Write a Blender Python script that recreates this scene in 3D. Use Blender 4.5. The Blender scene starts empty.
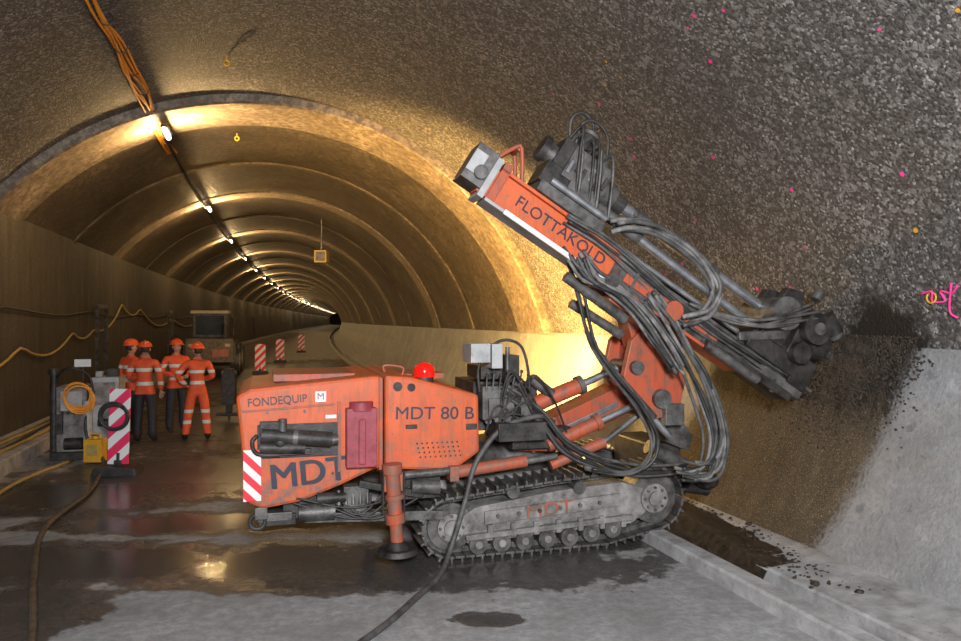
import bpy, bmesh, math, random
from mathutils import Vector, Matrix
random.seed(7)
sc=bpy.context.scene
try:
    sc.view_settings.view_transform='Standard'
except Exception as e: print(e)

# ------------------------------------------------------------------ materials
class N:
    def __init__(s,name):
        s.m=bpy.data.materials.new(name); s.m.use_nodes=True
        s.t=s.m.node_tree; s.b=s.t.nodes['Principled BSDF']
    def n(s,typ,**k):
        nd=s.t.nodes.new(typ)
        for a,b in k.items():
            if a.startswith('_'): setattr(nd,a[1:],b)
            else: nd.inputs[a].default_value=b
        return nd
    def l(s,a,b): s.t.links.new(a,b)
    def math(s,op,a,b=None,clamp=False):
        nd=s.t.nodes.new('ShaderNodeMath'); nd.operation=op; nd.use_clamp=clamp
        for i,x in enumerate((a,b)):
            if x is None: continue
            if isinstance(x,(int,float)): nd.inputs[i].default_value=x
            else: s.l(x,nd.inputs[i])
        return nd.outputs[0]
    def obj(s): return s.t.nodes.new('ShaderNodeTexCoord').outputs['Object']
    def pos(s): return s.t.nodes.new('ShaderNodeNewGeometry').outputs['Position']
    def noise(s,vec,scale,detail=6,rough=.6):
        nd=s.n('ShaderNodeTexNoise'); nd.inputs['Scale'].default_value=scale
        nd.inputs['Detail'].default_value=detail; nd.inputs['Roughness'].default_value=rough
        s.l(vec,nd.inputs['Vector']); return nd.outputs['Fac']
    def ramp(s,fac,stops,const=False):
        nd=s.t.nodes.new('ShaderNodeValToRGB'); cr=nd.color_ramp
        if const: cr.interpolation='CONSTANT'
        while len(cr.elements)<len(stops): cr.elements.new(.5)
        for e,(p,c) in zip(cr.elements,stops):
            e.position=p; e.color=tuple(c)+(1,) if len(c)==3 else c
        s.l(fac,nd.inputs[0]); return nd.outputs[0]
    def mix(s,fac,a,b,mode='MIX'):
        nd=s.t.nodes.new('ShaderNodeMix'); nd.data_type='RGBA'; nd.blend_type=mode
        for i,x in ((0,fac),(6,a),(7,b)):
            if isinstance(x,(int,float)): nd.inputs[i].default_value=x
            elif isinstance(x,tuple): nd.inputs[i].default_value=tuple(x)+(1,)
            else: s.l(x,nd.inputs[i])
        return nd.outputs[2]
    def bump(s,h,strength,dist=.02):
        nd=s.t.nodes.new('ShaderNodeBump'); nd.inputs['Strength'].default_value=strength
        nd.inputs['Distance'].default_value=dist
        s.l(h,nd.inputs['Height']); s.l(nd.outputs[0],s.b.inputs['Normal'])

def pmat(name,c1,c2,scale=6,rough=.6,metal=0,bump=.2,lo=.35,hi=.65,c3=None,c3p=.58):
    k=N(name); v=k.obj(); f=k.noise(v,scale,8,.65)
    col=k.ramp(f,[(lo,c1),(hi,c2)])
    if c3:
        f2=k.noise(v,scale*2.7,8,.75)
        col=k.mix(k.ramp(f2,[(c3p,(0,0,0)),(c3p+.12,(1,1,1))]),col,c3)
    k.l(col,k.b.inputs['Base Color'])
    k.b.inputs['Roughness'].default_value=rough; k.b.inputs['Metallic'].default_value=metal
    if bump: k.bump(k.noise(v,scale*6,5,.6),bump,.01)
    return k.m
def paint(name,base,base2,grime,amt):
    k=N(name); v=k.obj()
    c=k.ramp(k.noise(v,3,6,.6),[(.3,base),(.7,base2)])
    g1=k.ramp(k.noise(v,7,9,.75),[(.56-amt*.1,(0,0,0)),(.76-amt*.12,(1,1,1))])
    mp=k.n('ShaderNodeMapping'); mp.inputs['Scale'].default_value=(14,14,1.6); k.l(v,mp.inputs[0])
    g2=k.ramp(k.noise(mp.outputs[0],1.6,6,.7),[(.50,(0,0,0)),(.72,(.75*amt,.75*amt,.75*amt))])
    c=k.mix(k.math('MULTIPLY',g1,amt,True),c,grime); c=k.mix(g2,c,tuple(x*.6 for x in grime))
    c=k.mix(k.ramp(k.noise(v,38,4,.7),[(.64,(0,0,0)),(.68,(amt,amt,amt))]),c,(.10,.085,.075))
    # splashed mud low down
    sp=k.n('ShaderNodeSeparateXYZ'); k.l(v,sp.inputs[0])
    lowm=k.math('MULTIPLY',k.ramp(k.math('SUBTRACT',1.15,sp.outputs[2]),[(0,(0,0,0)),(.5,(1,1,1))]),k.ramp(k.noise(v,9,8,.7),[(.45,(0,0,0)),(.6,(1,1,1))]),True)
    c=k.mix(lowm,c,(.17,.12,.095))
    k.l(c,k.b.inputs['Base Color']); k.b.inputs['Roughness'].default_value=.5
    k.bump(k.noise(v,30,5,.6),.15,.006); return k.m

ORANGE=paint('orange_paint',(.60,.092,.022),(.70,.130,.036),(.32,.13,.065),.75)
ORANGE_D=paint('orange_paint_worn',(.52,.085,.030),(.46,.10,.045),(.16,.115,.09),.95)
STEEL=pmat('grimy_steel',(.04,.038,.036),(.18,.17,.162),7,.45,.3,.4)
MUD=pmat('muddy_steel',(.10,.093,.086),(.32,.305,.29),6,.75,.05,.5,c3=(.055,.046,.038))
DARK=pmat('dark_machinery',(.010,.009,.008),(.065,.058,.053),8,.5,.15,.4)
BRIGHT=pmat('polished_steel',(.35,.36,.38),(.6,.62,.65),9,.3,.8,.1)
GREYP=pmat('grey_panel',(.30,.31,.31),(.48,.48,.48),5,.5,.1,.1,c3=(.14,.13,.12))
RUBBER=pmat('black_rubber',(.014,.014,.014),(.05,.048,.046),10,.45,0,.2)
HOSEG=pmat('dusty_hose',(.07,.068,.065),(.25,.24,.23),9,.6,0,.3)
HOSED=pmat('dark_dusty_hose',(.035,.034,.033),(.12,.115,.11),9,.55,0,.3)
FILTER=pmat('filter_red',(.24,.025,.04),(.37,.065,.085),9,.5,0,.2,c3=(.14,.055,.055))
WHITE=pmat('white_paint',(.68,.68,.66),(.8,.8,.78),8,.5,0,0)
CREAM=pmat('cream_panel',(.4,.35,.24),(.5,.44,.32),5,.5,0,0)
YELLOW=pmat('yellow_plastic',(.65,.34,.02),(.75,.42,.04),6,.4,0,0)
CABLE=pmat('orange_cable',(.80,.28,.03),(.9,.40,.06),20,.5,0,0)
CABLEY=pmat('yellow_cable',(.36,.25,.08),(.5,.36,.12),10,.6,0,0)
HOSEB=pmat('brown_dirty_hose',(.06,.045,.03),(.16,.12,.08),10,.55,0,.3)
DECAL=pmat('dark_decal',(.02,.025,.05),(.03,.03,.05),20,.5,0,0)
PINK=pmat('pink_marking',(.85,.03,.25),(.95,.08,.35),20,.7,0,0)
GLASS=pmat('dark_glass',(.02,.022,.025),(.03,.033,.036),5,.08,0,0)
CUT=pmat('wet_cuttings',(.016,.012,.008),(.07,.05,.034),14,.4,0,.8)
k=N('beacon_red'); k.b.inputs['Base Color'].default_value=(.8,.01,.005,1); k.b.inputs['Roughness'].default_value=.15
k.b.inputs['Emission Color'].default_value=(1,.02,.01,1); k.b.inputs['Emission Strength'].default_value=.25; BEACON=k.m
def emis(name,c,st):
    k=N(name); k.b.inputs['Base Color'].default_value=tuple(c)+(1,)
    k.b.inputs['Emission Color'].default_value=tuple(c)+(1,); k.b.inputs['Emission Strength'].default_value=st; return k.m
LAMPE=emis('lamp_glow',(1,.93,.75),9)
LAMPW=emis('flood_glow',(1,.8,.45),20)
def stripes(name,c1,c2,freq,sx=1):
    k=N(name); sp=k.n('ShaderNodeSeparateXYZ'); k.l(k.obj(),sp.inputs[0])
    a=k.math('ADD',k.math('MULTIPLY',sp.outputs[0],sx),sp.outputs[2]); a=k.math('MULTIPLY',a,freq); a=k.math('FRACT',a); a=k.math('GREATER_THAN',a,.5)
    k.l(k.mix(a,c1,c2),k.b.inputs['Base Color']); k.b.inputs['Roughness'].default_value=.4; return k.m
STRIPE=stripes('hazard_stripes',(.85,.03,.12),(.85,.85,.85),3.2,-1)
STRIPE2=stripes('hazard_stripes_small',(.75,.03,.05),(.8,.78,.75),6.5)

# ------------------------------------------------------------------ mesh builder
class MB:
    def __init__(s): s.v=[];s.f=[];s.m=[];s.s=[];s.M=Matrix.Identity(4)
    def add(s,vs,fs,mi=0,smooth=False):
        o=len(s.v); s.v+= [tuple(s.M@Vector(p)) for p in vs]
        for f in fs: s.f.append([i+o for i in f]); s.m.append(mi); s.s.append(smooth)
    def box(s,c,d,mi=0,R=None):
        vs=[Vector((x*d[0]/2,y*d[1]/2,z*d[2]/2)) for x in(-1,1) for y in(-1,1) for z in(-1,1)]
        if R is not None: vs=[R@p for p in vs]
        vs=[p+Vector(c) for p in vs]
        s.add(vs,[(0,1,3,2),(4,6,7,5),(0,4,5,1),(2,3,7,6),(0,2,6,4),(1,5,7,3)],mi)
    def beam(s,p,q,w,h,mi=0):
        p=Vector(p);q=Vector(q);d=q-p;x=d.normalized();y=Vector((0,1,0))
        if abs(x.dot(y))>.95:y=Vector((1,0,0))
        z=x.cross(y).normalized();y=z.cross(x)
        R=Matrix((x,y,z)).transposed(); s.box((p+q)/2,(d.length,w,h),mi,R)
    def cyl(s,p,q,r,r2=None,mi=0,n=20,cap=True):
        if r2 is None:r2=r
        p=Vector(p);q=Vector(q);d=(q-p).normalized(); a=d.orthogonal().normalized();b=d.cross(a)
        vs=[];fs=[]
        for c,rr in((p,r),(q,r2)):
            for i in range(n):
                t=2*math.pi*i/n; vs.append(c+(a*math.cos(t)+b*math.sin(t))*rr)
        s.add(vs,[(i,(i+1)%n,n+(i+1)%n,n+i) for i in range(n)],mi,True)
        if cap: s.add(vs[:n],[list(range(n))[::-1]],mi); s.add(vs[n:],[list(range(n))],mi)
    def prism(s,poly,v0,v1,mi=0):
        n=len(poly); vs=[(a,v0,b) for a,b in poly]+[(a,v1,b) for a,b in poly]
        s.add(vs,[list(range(n)),list(range(n,2*n))[::-1]]+[(i,n+i,n+(i+1)%n,(i+1)%n) for i in range(n)],mi)
    def sph(s,c,r,mi=0,n=16,m=10,half=False,fn=None):
        if isinstance(r,(int,float)): r=(r,r,r)
        vs=[];fs=[]; a0=-math.pi/2 if not half else 0
        for j in range(m+1):
            ph=a0+(math.pi/2-a0)*j/m
            for i in range(n):
                t=2*math.pi*i/n; p=Vector((r[0]*math.cos(ph)*math.cos(t),r[1]*math.cos(ph)*math.sin(t),r[2]*math.sin(ph)))
                if fn: p=fn(p)
                vs.append(Vector(c)+p)
        for j in range(m):
            for i in range(n): fs.append((j*n+i,j*n+(i+1)%n,(j+1)*n+(i+1)%n,(j+1)*n+i))
        s.add(vs,fs,mi,True)
    def tube(s,pts,r,mi=0,n=8,sub=6):
        P=[Vector(p) for p in pts]; L=[]
        if len(P)>2 and sub>1:
            Q=[2*P[0]-P[1]]+P+[2*P[-1]-P[-2]]
            for i in range(1,len(Q)-2):
                for j in range(sub):
                    t=j/sub;a,b,c,d=Q[i-1:i+3]
                    L.append(.5*((2*b)+(c-a)*t+(2*a-5*b+4*c-d)*t*t+(3*b-a-3*c+d)*t**3))
            L.append(P[-1])
        else: L=P
        vs=[];fs=[]; d=(L[1]-L[0]).normalized(); a=d.orthogonal().normalized()
        for i,p in enumerate(L):
            d=(L[min(i+1,len(L)-1)]-L[max(i-1,0)])
            d=d.normalized() if d.length>1e-9 else Vector((1,0,0))
            a=(a-d*a.dot(d)); a=a.normalized() if a.length>1e-6 else d.orthogonal().normalized()
            b=d.cross(a)
            for k in range(n):
                t=2*math.pi*k/n; vs.append(p+(a*math.cos(t)+b*math.sin(t))*r)
        for i in range(len(L)-1):
            for k in range(n): fs.append((i*n+k,i*n+(k+1)%n,(i+1)*n+(k+1)%n,(i+1)*n+k))
        fs.append(list(range(n))[::-1]); fs.append([(len(L)-1)*n+k for k in range(n)])
        s.add(vs,fs,mi,True)
    def ring(s,c,ax,R,r,mi=0,n=24,arc=2*math.pi):
        c=Vector(c);ax=Vector(ax).normalized();a=ax.orthogonal().normalized();b=ax.cross(a)
        s.tube([c+(a*math.cos(arc*i/n)+b*math.sin(arc*i/n))*R for i in range(n+1)],r,mi,8,1)
    def make(s,name,mats,parent=None,bevel=0,loc=None):
        me=bpy.data.meshes.new(name); me.from_pydata(s.v,[],s.f)
        for m in mats: me.materials.append(m)
        me.polygons.foreach_set('material_index',s.m); me.polygons.foreach_set('use_smooth',s.s); me.update()
        o=bpy.data.objects.new(name,me); sc.collection.objects.link(o)
        if parent: o.parent=parent
        if loc: o.location=loc
        if bevel:
            b=o.modifiers.new('b','BEVEL'); b.width=bevel; b.segments=2; b.limit_method='ANGLE'; b.angle_limit=math.radians(40)
        return o
def empty(name,loc=(0,0,0),rz=0):
    e=bpy.data.objects.new(name,None); e.location=loc; e.rotation_euler=(0,0,rz); e.empty_display_size=.2
    sc.collection.objects.link(e); return e
def text(name,txt,size,loc,mat,parent,rot=(math.pi/2,0,0),ext=.004,sx=1,bold=0):
    c=bpy.data.curves.new(name,'FONT'); c.body=txt; c.size=size; c.align_x='CENTER'; c.align_y='CENTER'; c.extrude=ext; c.offset=bold
    o=bpy.data.objects.new(name,c); sc.collection.objects.link(o); o.parent=parent; o.location=loc; o.rotation_euler=rot; o.scale=(sx,1,1)
    c.materials.append(mat); return o

# ------------------------------------------------------------------ tunnel path
CAMH=2.14
def theta(s): return .165+.145*math.exp(-max(s,0)/62)
PATH={0:(0.,0.)}; ds=.25
x=y=0.
for i in range(1,1800):
    t=theta((i-.5)*ds); x-=math.sin(t)*ds; y+=math.cos(t)*ds; PATH[i]=(x,y)
x=y=0.
for i in range(1,60):
    x+=math.sin(.31)*ds; y-=math.cos(.31)*ds; PATH[-i]=(x,y)
def T(s,l,z):
    i=math.floor(s/ds); f=s/ds-i; a=PATH[i];b=PATH[i+1]
    t=theta(s); return Vector((a[0]+(b[0]-a[0])*f+math.cos(t)*l, a[1]+(b[1]-a[1])*f+math.sin(t)*l, z))
def sweep(name,prof,ss,mat,smooth=True,parent=None):
    vs=[];fs=[];n=len(prof(ss[0]) if callable(prof) else prof)
    for s in ss:
        p=prof(s) if callable(prof) else prof
        vs+=[tuple(T(s,l,z)) for l,z in p]
    for i in range(len(ss)-1):
        for j in range(n-1): fs.append((i*n+j,i*n+j+1,(i+1)*n+j+1,(i+1)*n+j))
    me=bpy.data.meshes.new(name); me.from_pydata(vs,[],fs); me.materials.append(mat)
    if smooth: me.polygons.foreach_set('use_smooth',[True]*len(fs))
    me.update(); o=bpy.data.objects.new(name,me); sc.collection.objects.link(o)
    if parent:o.parent=parent
    return o
CX,CZ=.2,.56; LWX=-4.0
def arch(r,lw=LWX,zr=1.9,n=72):
    a0=math.pi-math.acos(min(1,(CX-lw)/r)); a1=math.asin((zr-CZ)/r)
    return [(CX+r*math.cos(a0+(a1-a0)*i/n),CZ+r*math.sin(a0+(a1-a0)*i/n)) for i in range(n+1)]
RN,RF=5.53,5.40; S1=13.6
def ceil_z(s,l,off=0):
    r=RN if s<=S1 else RF
    return CZ+math.sqrt(r*r-(l-CX)**2)-off
def wall_l(s,z,off=0):
    r=RN if s<=S1 else RF
    return CX+math.sqrt(r*r-(z-CZ)**2)-off
near=[-12+i for i in range(25)]+[S1]

# near lining: exposed aggregate
k=N('exposed_aggregate_lining'); v=k.pos()
vo=k.n('ShaderNodeTexVoronoi',Scale=46); k.l(v,vo.inputs['Vector'])
vo2=k.n('ShaderNodeTexVoronoi',Scale=24); k.l(v,vo2.inputs['Vector'])
big=k.noise(v,.6,5,.6); fine=k.noise(v,70,4,.7); mid=k.noise(v,5,8,.75)
sepc=k.n('ShaderNodeSeparateColor'); k.l(vo.outputs['Color'],sepc.inputs[0])
c=k.ramp(sepc.outputs[0],[(0,(.040,.036,.034)),(.5,(.118,.109,.103)),(.84,(.215,.203,.195)),(1,(.56,.54,.52))])
sep2=k.n('ShaderNodeSeparateColor'); k.l(vo2.outputs['Color'],sep2.inputs[0])
c=k.mix(k.ramp(sep2.outputs[1],[(.86,(0,0,0)),(.88,(.7,.7,.7))]),c,(.36,.34,.32))
c=k.mix(k.ramp(big,[(.35,(0,0,0)),(.7,(1,1,1))]),c,k.mix(.4,c,(.06,.052,.045)))
c=k.mix(k.ramp(mid,[(.35,(.55,.55,.55)),(.62,(0,0,0))]),c,(.055,.049,.043))
dist=k.n('ShaderNodeVectorMath',_operation='DISTANCE'); k.l(v,dist.inputs[0]); dist.inputs[1].default_value=(3.85,6.85,1.95)
dd=k.math('ADD',dist.outputs['Value'],k.math('MULTIPLY',mid,.8))
c=k.mix(k.ramp(dd,[(.80,(1,1,1)),(1.05,(0,0,0))]),c,(.022,.015,.010))
k.l(c,k.b.inputs['Base Color']); k.b.inputs['Roughness'].default_value=.6
h=k.math('ADD',k.math('MULTIPLY',vo.outputs['Distance'],-.9),k.math('MULTIPLY',fine,1.2))
h=k.math('ADD',h,k.math('MULTIPLY',mid,1.5))
k.bump(h,.8,.016); AGG=k.m
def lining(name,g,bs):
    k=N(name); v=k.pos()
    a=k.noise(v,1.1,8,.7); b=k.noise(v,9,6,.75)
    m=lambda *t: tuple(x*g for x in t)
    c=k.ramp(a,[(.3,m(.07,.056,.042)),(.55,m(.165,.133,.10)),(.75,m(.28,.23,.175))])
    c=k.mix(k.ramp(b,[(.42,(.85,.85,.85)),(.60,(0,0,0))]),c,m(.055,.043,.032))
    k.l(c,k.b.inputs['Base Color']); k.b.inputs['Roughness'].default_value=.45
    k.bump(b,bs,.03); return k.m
FAR=lining('smooth_concrete_lining',.90,.8); STRIP=lining('painted_lamp_arc',2.1,.5)  # second, paler copy of the lining has the lamps' bright arcs painted in
THIN=lining('joint_rib_concrete',1.35,.6)
# left wall
k=N('stained_side_wall'); v=k.pos(); mp=k.n('ShaderNodeMapping'); mp.inputs['Scale'].default_value=(1.2,1.2,.25); k.l(v,mp.inputs[0])
a=k.noise(mp.outputs[0],2.5,7,.7); b=k.noise(v,14,6,.7)
c=k.ramp(a,[(.3,(.035,.03,.025)),(.6,(.095,.082,.07)),(.78,(.18,.155,.13))]); c=k.mix(k.ramp(b,[(.4,(.5,.5,.5)),(.6,(0,0,0))]),c,(.03,.026,.021))
k.l(c,k.b.inputs['Base Color']); k.b.inputs['Roughness'].default_value=.7; k.bump(b,.4,.02); LW=k.m
# right lower concrete with wet run-off
k=N('lower_wall_concrete'); v=k.pos(); sp=k.n('ShaderNodeSeparateXYZ'); k.l(v,sp.inputs[0])
dt=k.n('ShaderNodeVectorMath',_operation='DOT_PRODUCT'); k.l(v,dt.inputs[0]); dt.inputs[1].default_value=(-.305,.952,0); S=dt.outputs['Value']; Z=sp.outputs[2]
a=k.noise(v,1.6,8,.7); b=k.noise(v,22,6,.7); sp2=k.noise(v,85,3,.6)
c=k.ramp(a,[(.3,(.22,.22,.217)),(.55,(.335,.337,.34)),(.75,(.44,.445,.455))]); c=k.mix(k.ramp(b,[(.35,(.6,.6,.6)),(.6,(0,0,0))]),c,(.19,.187,.182))
c=k.mix(k.ramp(k.noise(v,7,3,.5),[(.66,(0,0,0)),(.70,(.5,.5,.5))]),c,(.11,.12,.14))
mp=k.n('ShaderNodeMapping'); mp.inputs['Scale'].default_value=(5,5,.7); k.l(v,mp.inputs[0]); st=k.noise(mp.outputs[0],1.2,7,.7)
cen=k.math('ADD',6.95,k.math('MULTIPLY',Z,-.28))
e=k.math('SUBTRACT',1,k.math('DIVIDE',k.math('ABSOLUTE',k.math('SUBTRACT',S,cen)),1.5))
e=k.math('ADD',e,k.math('MULTIPLY',k.math('SUBTRACT',b,.5),.35))
wet=k.ramp(e,[(.02,(0,0,0)),(.12,(1,1,1))])
wc=k.ramp(st,[(.3,(.034,.026,.018)),(.6,(.085,.066,.045)),(.8,(.17,.14,.095))])
wc=k.mix(k.ramp(sp2,[(.58,(0,0,0)),(.64,(1,1,1))]),wc,(.40,.32,.20))
dk=k.math('ADD',k.math('MULTIPLY',k.math('SUBTRACT',Z,1.30),1.3),k.math('ADD',k.math('MULTIPLY',k.math('SUBTRACT',b,.5),1.2),k.math('MULTIPLY',k.math('SUBTRACT',st,.5),2.0)))
wc=k.mix(k.ramp(dk,[(.0,(0,0,0)),(.12,(1,1,1))]),wc,k.ramp(sp2,[(.45,(.008,.006,.004)),(.7,(.06,.045,.03))]))
c=k.mix(wet,c,wc); k.l(c,k.b.inputs['Base Color'])
k.l(k.ramp(wet,[(0,(.75,.75,.75)),(1,(.32,.32,.32))]),k.b.inputs['Roughness'])
k.bump(k.math('ADD',b,k.math('MULTIPLY',sp2,k.math('MULTIPLY',wet,2))),.6,.03); LOW=k.m
# floor
k=N('wet_concrete_floor'); v=k.pos(); sp=k.n('ShaderNodeSeparateXYZ'); k.l(v,sp.inputs[0]); X,Y=sp.outputs[0],sp.outputs[1]
a=k.noise(v,1.4,9,.75); b=k.noise(v,12,8,.75); g=k.noise(v,60,3,.6)
c=k.ramp(a,[(.3,(.21,.208,.204)),(.55,(.37,.372,.375)),(.72,(.50,.503,.51))])
c=k.mix(k.ramp(b,[(.4,(.65,.65,.65)),(.6,(0,0,0))]),c,(.19,.183,.173))
m=None
for cx,cy,rx,ry in [(-1.1,6.55,2.9,.75),(-3.4,5.5,.6,.8),(-3.6,6.6,2.2,.7),(.05,5.35,.3,.15),(-2.9,7.9,2.2,.5),(-4.9,9.2,1.7,1.2),(-3.6,10.5,2.8,2.0),(1.4,7.6,1.3,.8),(-4.5,17,3.8,6),(-8,30,4,12)]:
    ex=k.math('DIVIDE',k.math('SUBTRACT',X,cx),rx); ey=k.math('DIVIDE',k.math('SUBTRACT',Y,cy),ry)
    d=k.math('SUBTRACT',1,k.math('SQRT',k.math('ADD',k.math('MULTIPLY',ex,ex),k.math('MULTIPLY',ey,ey))))
    m=d if m is None else k.math('MAXIMUM',m,d)
m=k.math('MAXIMUM',m,-.33)
m=k.math('ADD',m,k.math('MULTIPLY',k.math('SUBTRACT',k.noise(v,1.9,9,.74),.5),1.9))
wet=k.ramp(m,[(.0,(0,0,0)),(.10,(1,1,1))])
c=k.mix(wet,c,k.mix(.82,c,(.028,.021,.016))); k.l(c,k.b.inputs['Base Color'])
pud=k.ramp(m,[(.18,(.34,.34,.34)),(.38,(.05,.05,.05))])
fr=k.ramp(k.math('DIVIDE',Y,20),[(.38,(0,0,0)),(.55,(.34,.34,.34))])
k.l(k.mix(wet,(.8,.8,.8),k.mix(1.0,pud,fr,'ADD')),k.b.inputs['Roughness'])
bm_=k.n('ShaderNodeBump'); bm_.inputs['Distance'].default_value=.012
k.l(k.math('ADD',b,g),bm_.inputs['Height']); k.l(k.ramp(m,[(.2,(.45,.45,.45)),(.42,(.06,.06,.06))]),bm_.inputs['Strength']); k.l(bm_.outputs[0],k.b.inputs['Normal']); FLOOR=k.m
KERB=pmat('kerb_concrete',(.24,.235,.23),(.48,.475,.47),4,.8,0,.5,c3=(.13,.12,.11))
k=N('gutter_mud'); v=k.pos(); k.b.inputs['Base Color'].default_value=(.018,.014,.010,1); k.b.inputs['Roughness'].default_value=.35; k.bump(k.noise(v,14,5,.7),.8,.04); WATER=k.m

fs_=[];s=S1
while s<400:
    nx=s+9.4; t=s
    while t<nx-.01: fs_.append(t); t+=1.0 if s<80 else 2.35
    s=nx
fs_=sorted(set(fs_))
sweep('ceiling',arch(RN),near,AGG)
sweep('ceiling.001',arch(RF),fs_,FAR)
A=arch(RN);Bp=arch(RF); n=len(A)
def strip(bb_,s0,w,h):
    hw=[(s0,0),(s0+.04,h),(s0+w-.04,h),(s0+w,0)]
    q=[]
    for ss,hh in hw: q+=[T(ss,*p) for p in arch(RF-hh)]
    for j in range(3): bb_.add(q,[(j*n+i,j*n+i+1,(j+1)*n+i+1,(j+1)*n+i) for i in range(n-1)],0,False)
lamp_arcs=MB()
lamp_arcs.add([T(S1,*p) for p in A]+[T(S1,*p) for p in Bp],[(i,i+1,n+i+1,n+i) for i in range(n-1)])
for q_ in range(40): strip(lamp_arcs,S1+.002+9.4*q_,1.0 if q_ else 1.6,.03)  # raised band by each lamp, its light put into the paler colour
lamp_arcs.make('painted_lamp_arc_bands',[STRIP])
ribs=MB()
for q_ in range(38): strip(ribs,S1+5.2+9.4*q_,.25,.03)
ribs.make('trim_2',[THIN])
allS=near+fs_[1:]
zl=CZ+math.sqrt(RN**2-(CX-LWX)**2)
sweep('wall_left',[(LWX,zl+.02),(LWX,1.2),(LWX,0)],allS,LW,False)
def rw(s):
    l=wall_l(s,1.9)
    return [(l,1.9),(l-.02,1.86),(l-.12,1.3),(l-.35,.65),(4.93,.05)]
sweep('wall_right',rw,allS,LOW,False)
sweep('floor',[(-4.1,0),(3.66,0)],allS,FLOOR,False)
sweep('trim_3',[(3.66,-.1),(3.66,.11),(3.68,.13),(3.83,.13),(3.85,.11),(3.85,-.35)],allS,KERB,False)
sweep('gutter_channel',[(3.84,-.24),(4.27,-.24)],allS,WATER,False)
sweep('trim_4',[(4.26,-.35),(4.26,.0),(4.28,.02),(4.6,.03),(4.94,.06)],allS,KERB,False)
sweep('walkway',[(-3.25,0),(-3.25,.2),(-3.28,.22),(-3.99,.22)],allS,KERB,False)
e=MB(); pr=[(LWX,0)]+arch(RF)+[(4.9,0)]; e.add([T(396,*p) for p in pr],[list(range(len(pr)))]); e.make('wall_back',[LW])

# ------------------------------------------------------------------ tunnel lamps
def area(name,loc,target,e,size,col,spot=None,size_y=None):
    L=bpy.data.lights.new(name,'SPOT' if spot else 'AREA'); L.energy=e; L.color=col
    if spot: L.spot_size=math.radians(spot); L.spot_blend=.5; L.shadow_soft_size=size
    else:
        L.size=size
        if size_y: L.shape='RECTANGLE'; L.size_y=size_y
    o=bpy.data.objects.new(name,L); o.location=loc
    o.rotation_euler=(Vector(target)-Vector(loc)).to_track_quat('-Z','Y').to_euler(); sc.collection.objects.link(o)
    return o
lamps=MB(); LS=[14.4+9.4*i for i in range(40)]
for i,s in enumerate(LS):
    l=-1.5; z=ceil_z(s,l,.20)
    p=T(s-.32,l,z);q=T(s+.32,l,z)
    lamps.cyl(p,q,.045,mi=0,n=10); lamps.beam(p+Vector((0,0,.06)),q+Vector((0,0,.06)),.12,.05,1)
    zz=z-.15
    if i<14:
        for sg in(1,-1):
            area('tunnel_lamp_light',T(s,l+.08*sg,zz),T(s,l+3*sg,zz+.2),(185 if sg>0 else 65)*(1.4 if i==0 else 1),.12,(1,.64,.27))
    elif i%2==0:
        L=bpy.data.lights.new('tunnel_lamp_light','POINT'); L.energy=260; L.color=(1,.7,.36); L.shadow_soft_size=.1
        o=bpy.data.objects.new('tunnel_lamp_light',L); o.location=T(s,l,zz-.3); sc.collection.objects.link(o)
lamps.make('tunnel_light_row',[LAMPE,STEEL])
cb=MB()
for j in range(6):
    pts=[]; 
    for i in range(13):
        s=4.5+i*1.0
        l=-1.64+random.uniform(-.03,.03)+.03*math.sin(i*1.3+j)+(j-3)*.022
        pts.append(T(s,l,ceil_z(s,l,.04+.07*abs(math.sin(i*1.57+j*.1)))))
    cb.tube(pts,.018,0,6,6)
for i in range(12):
    s=5+i*.95; z=ceil_z(s,-1.63,.06); cb.ring(T(s,-1.63,z),(-.3,.95,0),.08,.008,1,10)
pts=[]
for i in range(60):
    s=15+i*1.5; l=-1.6+.03*math.sin(i); pts.append(T(s,l,ceil_z(s,l,.12)))
cb.tube(pts,.03,1,6,2)
cb.make('ceiling_cable_bundle',[CABLE,RUBBER])

# ------------------------------------------------------------------ crawler drilling rig
rig=empty('crawler_drilling_rig',(.643,6.86,0),math.radians(16.02))
def hull(circs):
    pts=[]
    for cx,cz,r in circs:
        for i in range(72):
            t=2*math.pi*i/72; pts.append((cx+r*math.cos(t),cz+r*math.sin(t)))
    pts=sorted(pts)
    def cr(o,a,b): return (a[0]-o[0])*(b[1]-o[1])-(a[1]-o[1])*(b[0]-o[0])
    lo=[]
    for p in pts:
        while len(lo)>1 and cr(lo[-2],lo[-1],p)<=0: lo.pop()
        lo.append(p)
    up=[]
    for p in pts[::-1]:
        while len(up)>1 and cr(up[-2],up[-1],p)<=0: up.pop()
        up.append(p)
    return lo[:-1]+up[:-1]
def resample(P,step):
    P=P+[P[0]]; L=[0]
    for a,b in zip(P,P[1:]): L.append(L[-1]+math.dist(a,b))
    n=int(L[-1]/step); out=[]
    for i in range(n):
        d=i*L[-1]/n; j=max(k for k in range(len(L)) if L[k]<=d); j=min(j,len(P)-2)
        f=(d-L[j])/(L[j+1]-L[j]); out.append(((P[j][0]+(P[j+1][0]-P[j][0])*f,P[j][1]+(P[j+1][1]-P[j][1])*f),math.atan2(P[j+1][1]-P[j][1],P[j+1][0]-P[j][0])))
    return out
CI=[(-.93,.30,.25),(1.08,.43,.28),(.55,.24,.19),(.1,.45,.20)]
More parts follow.
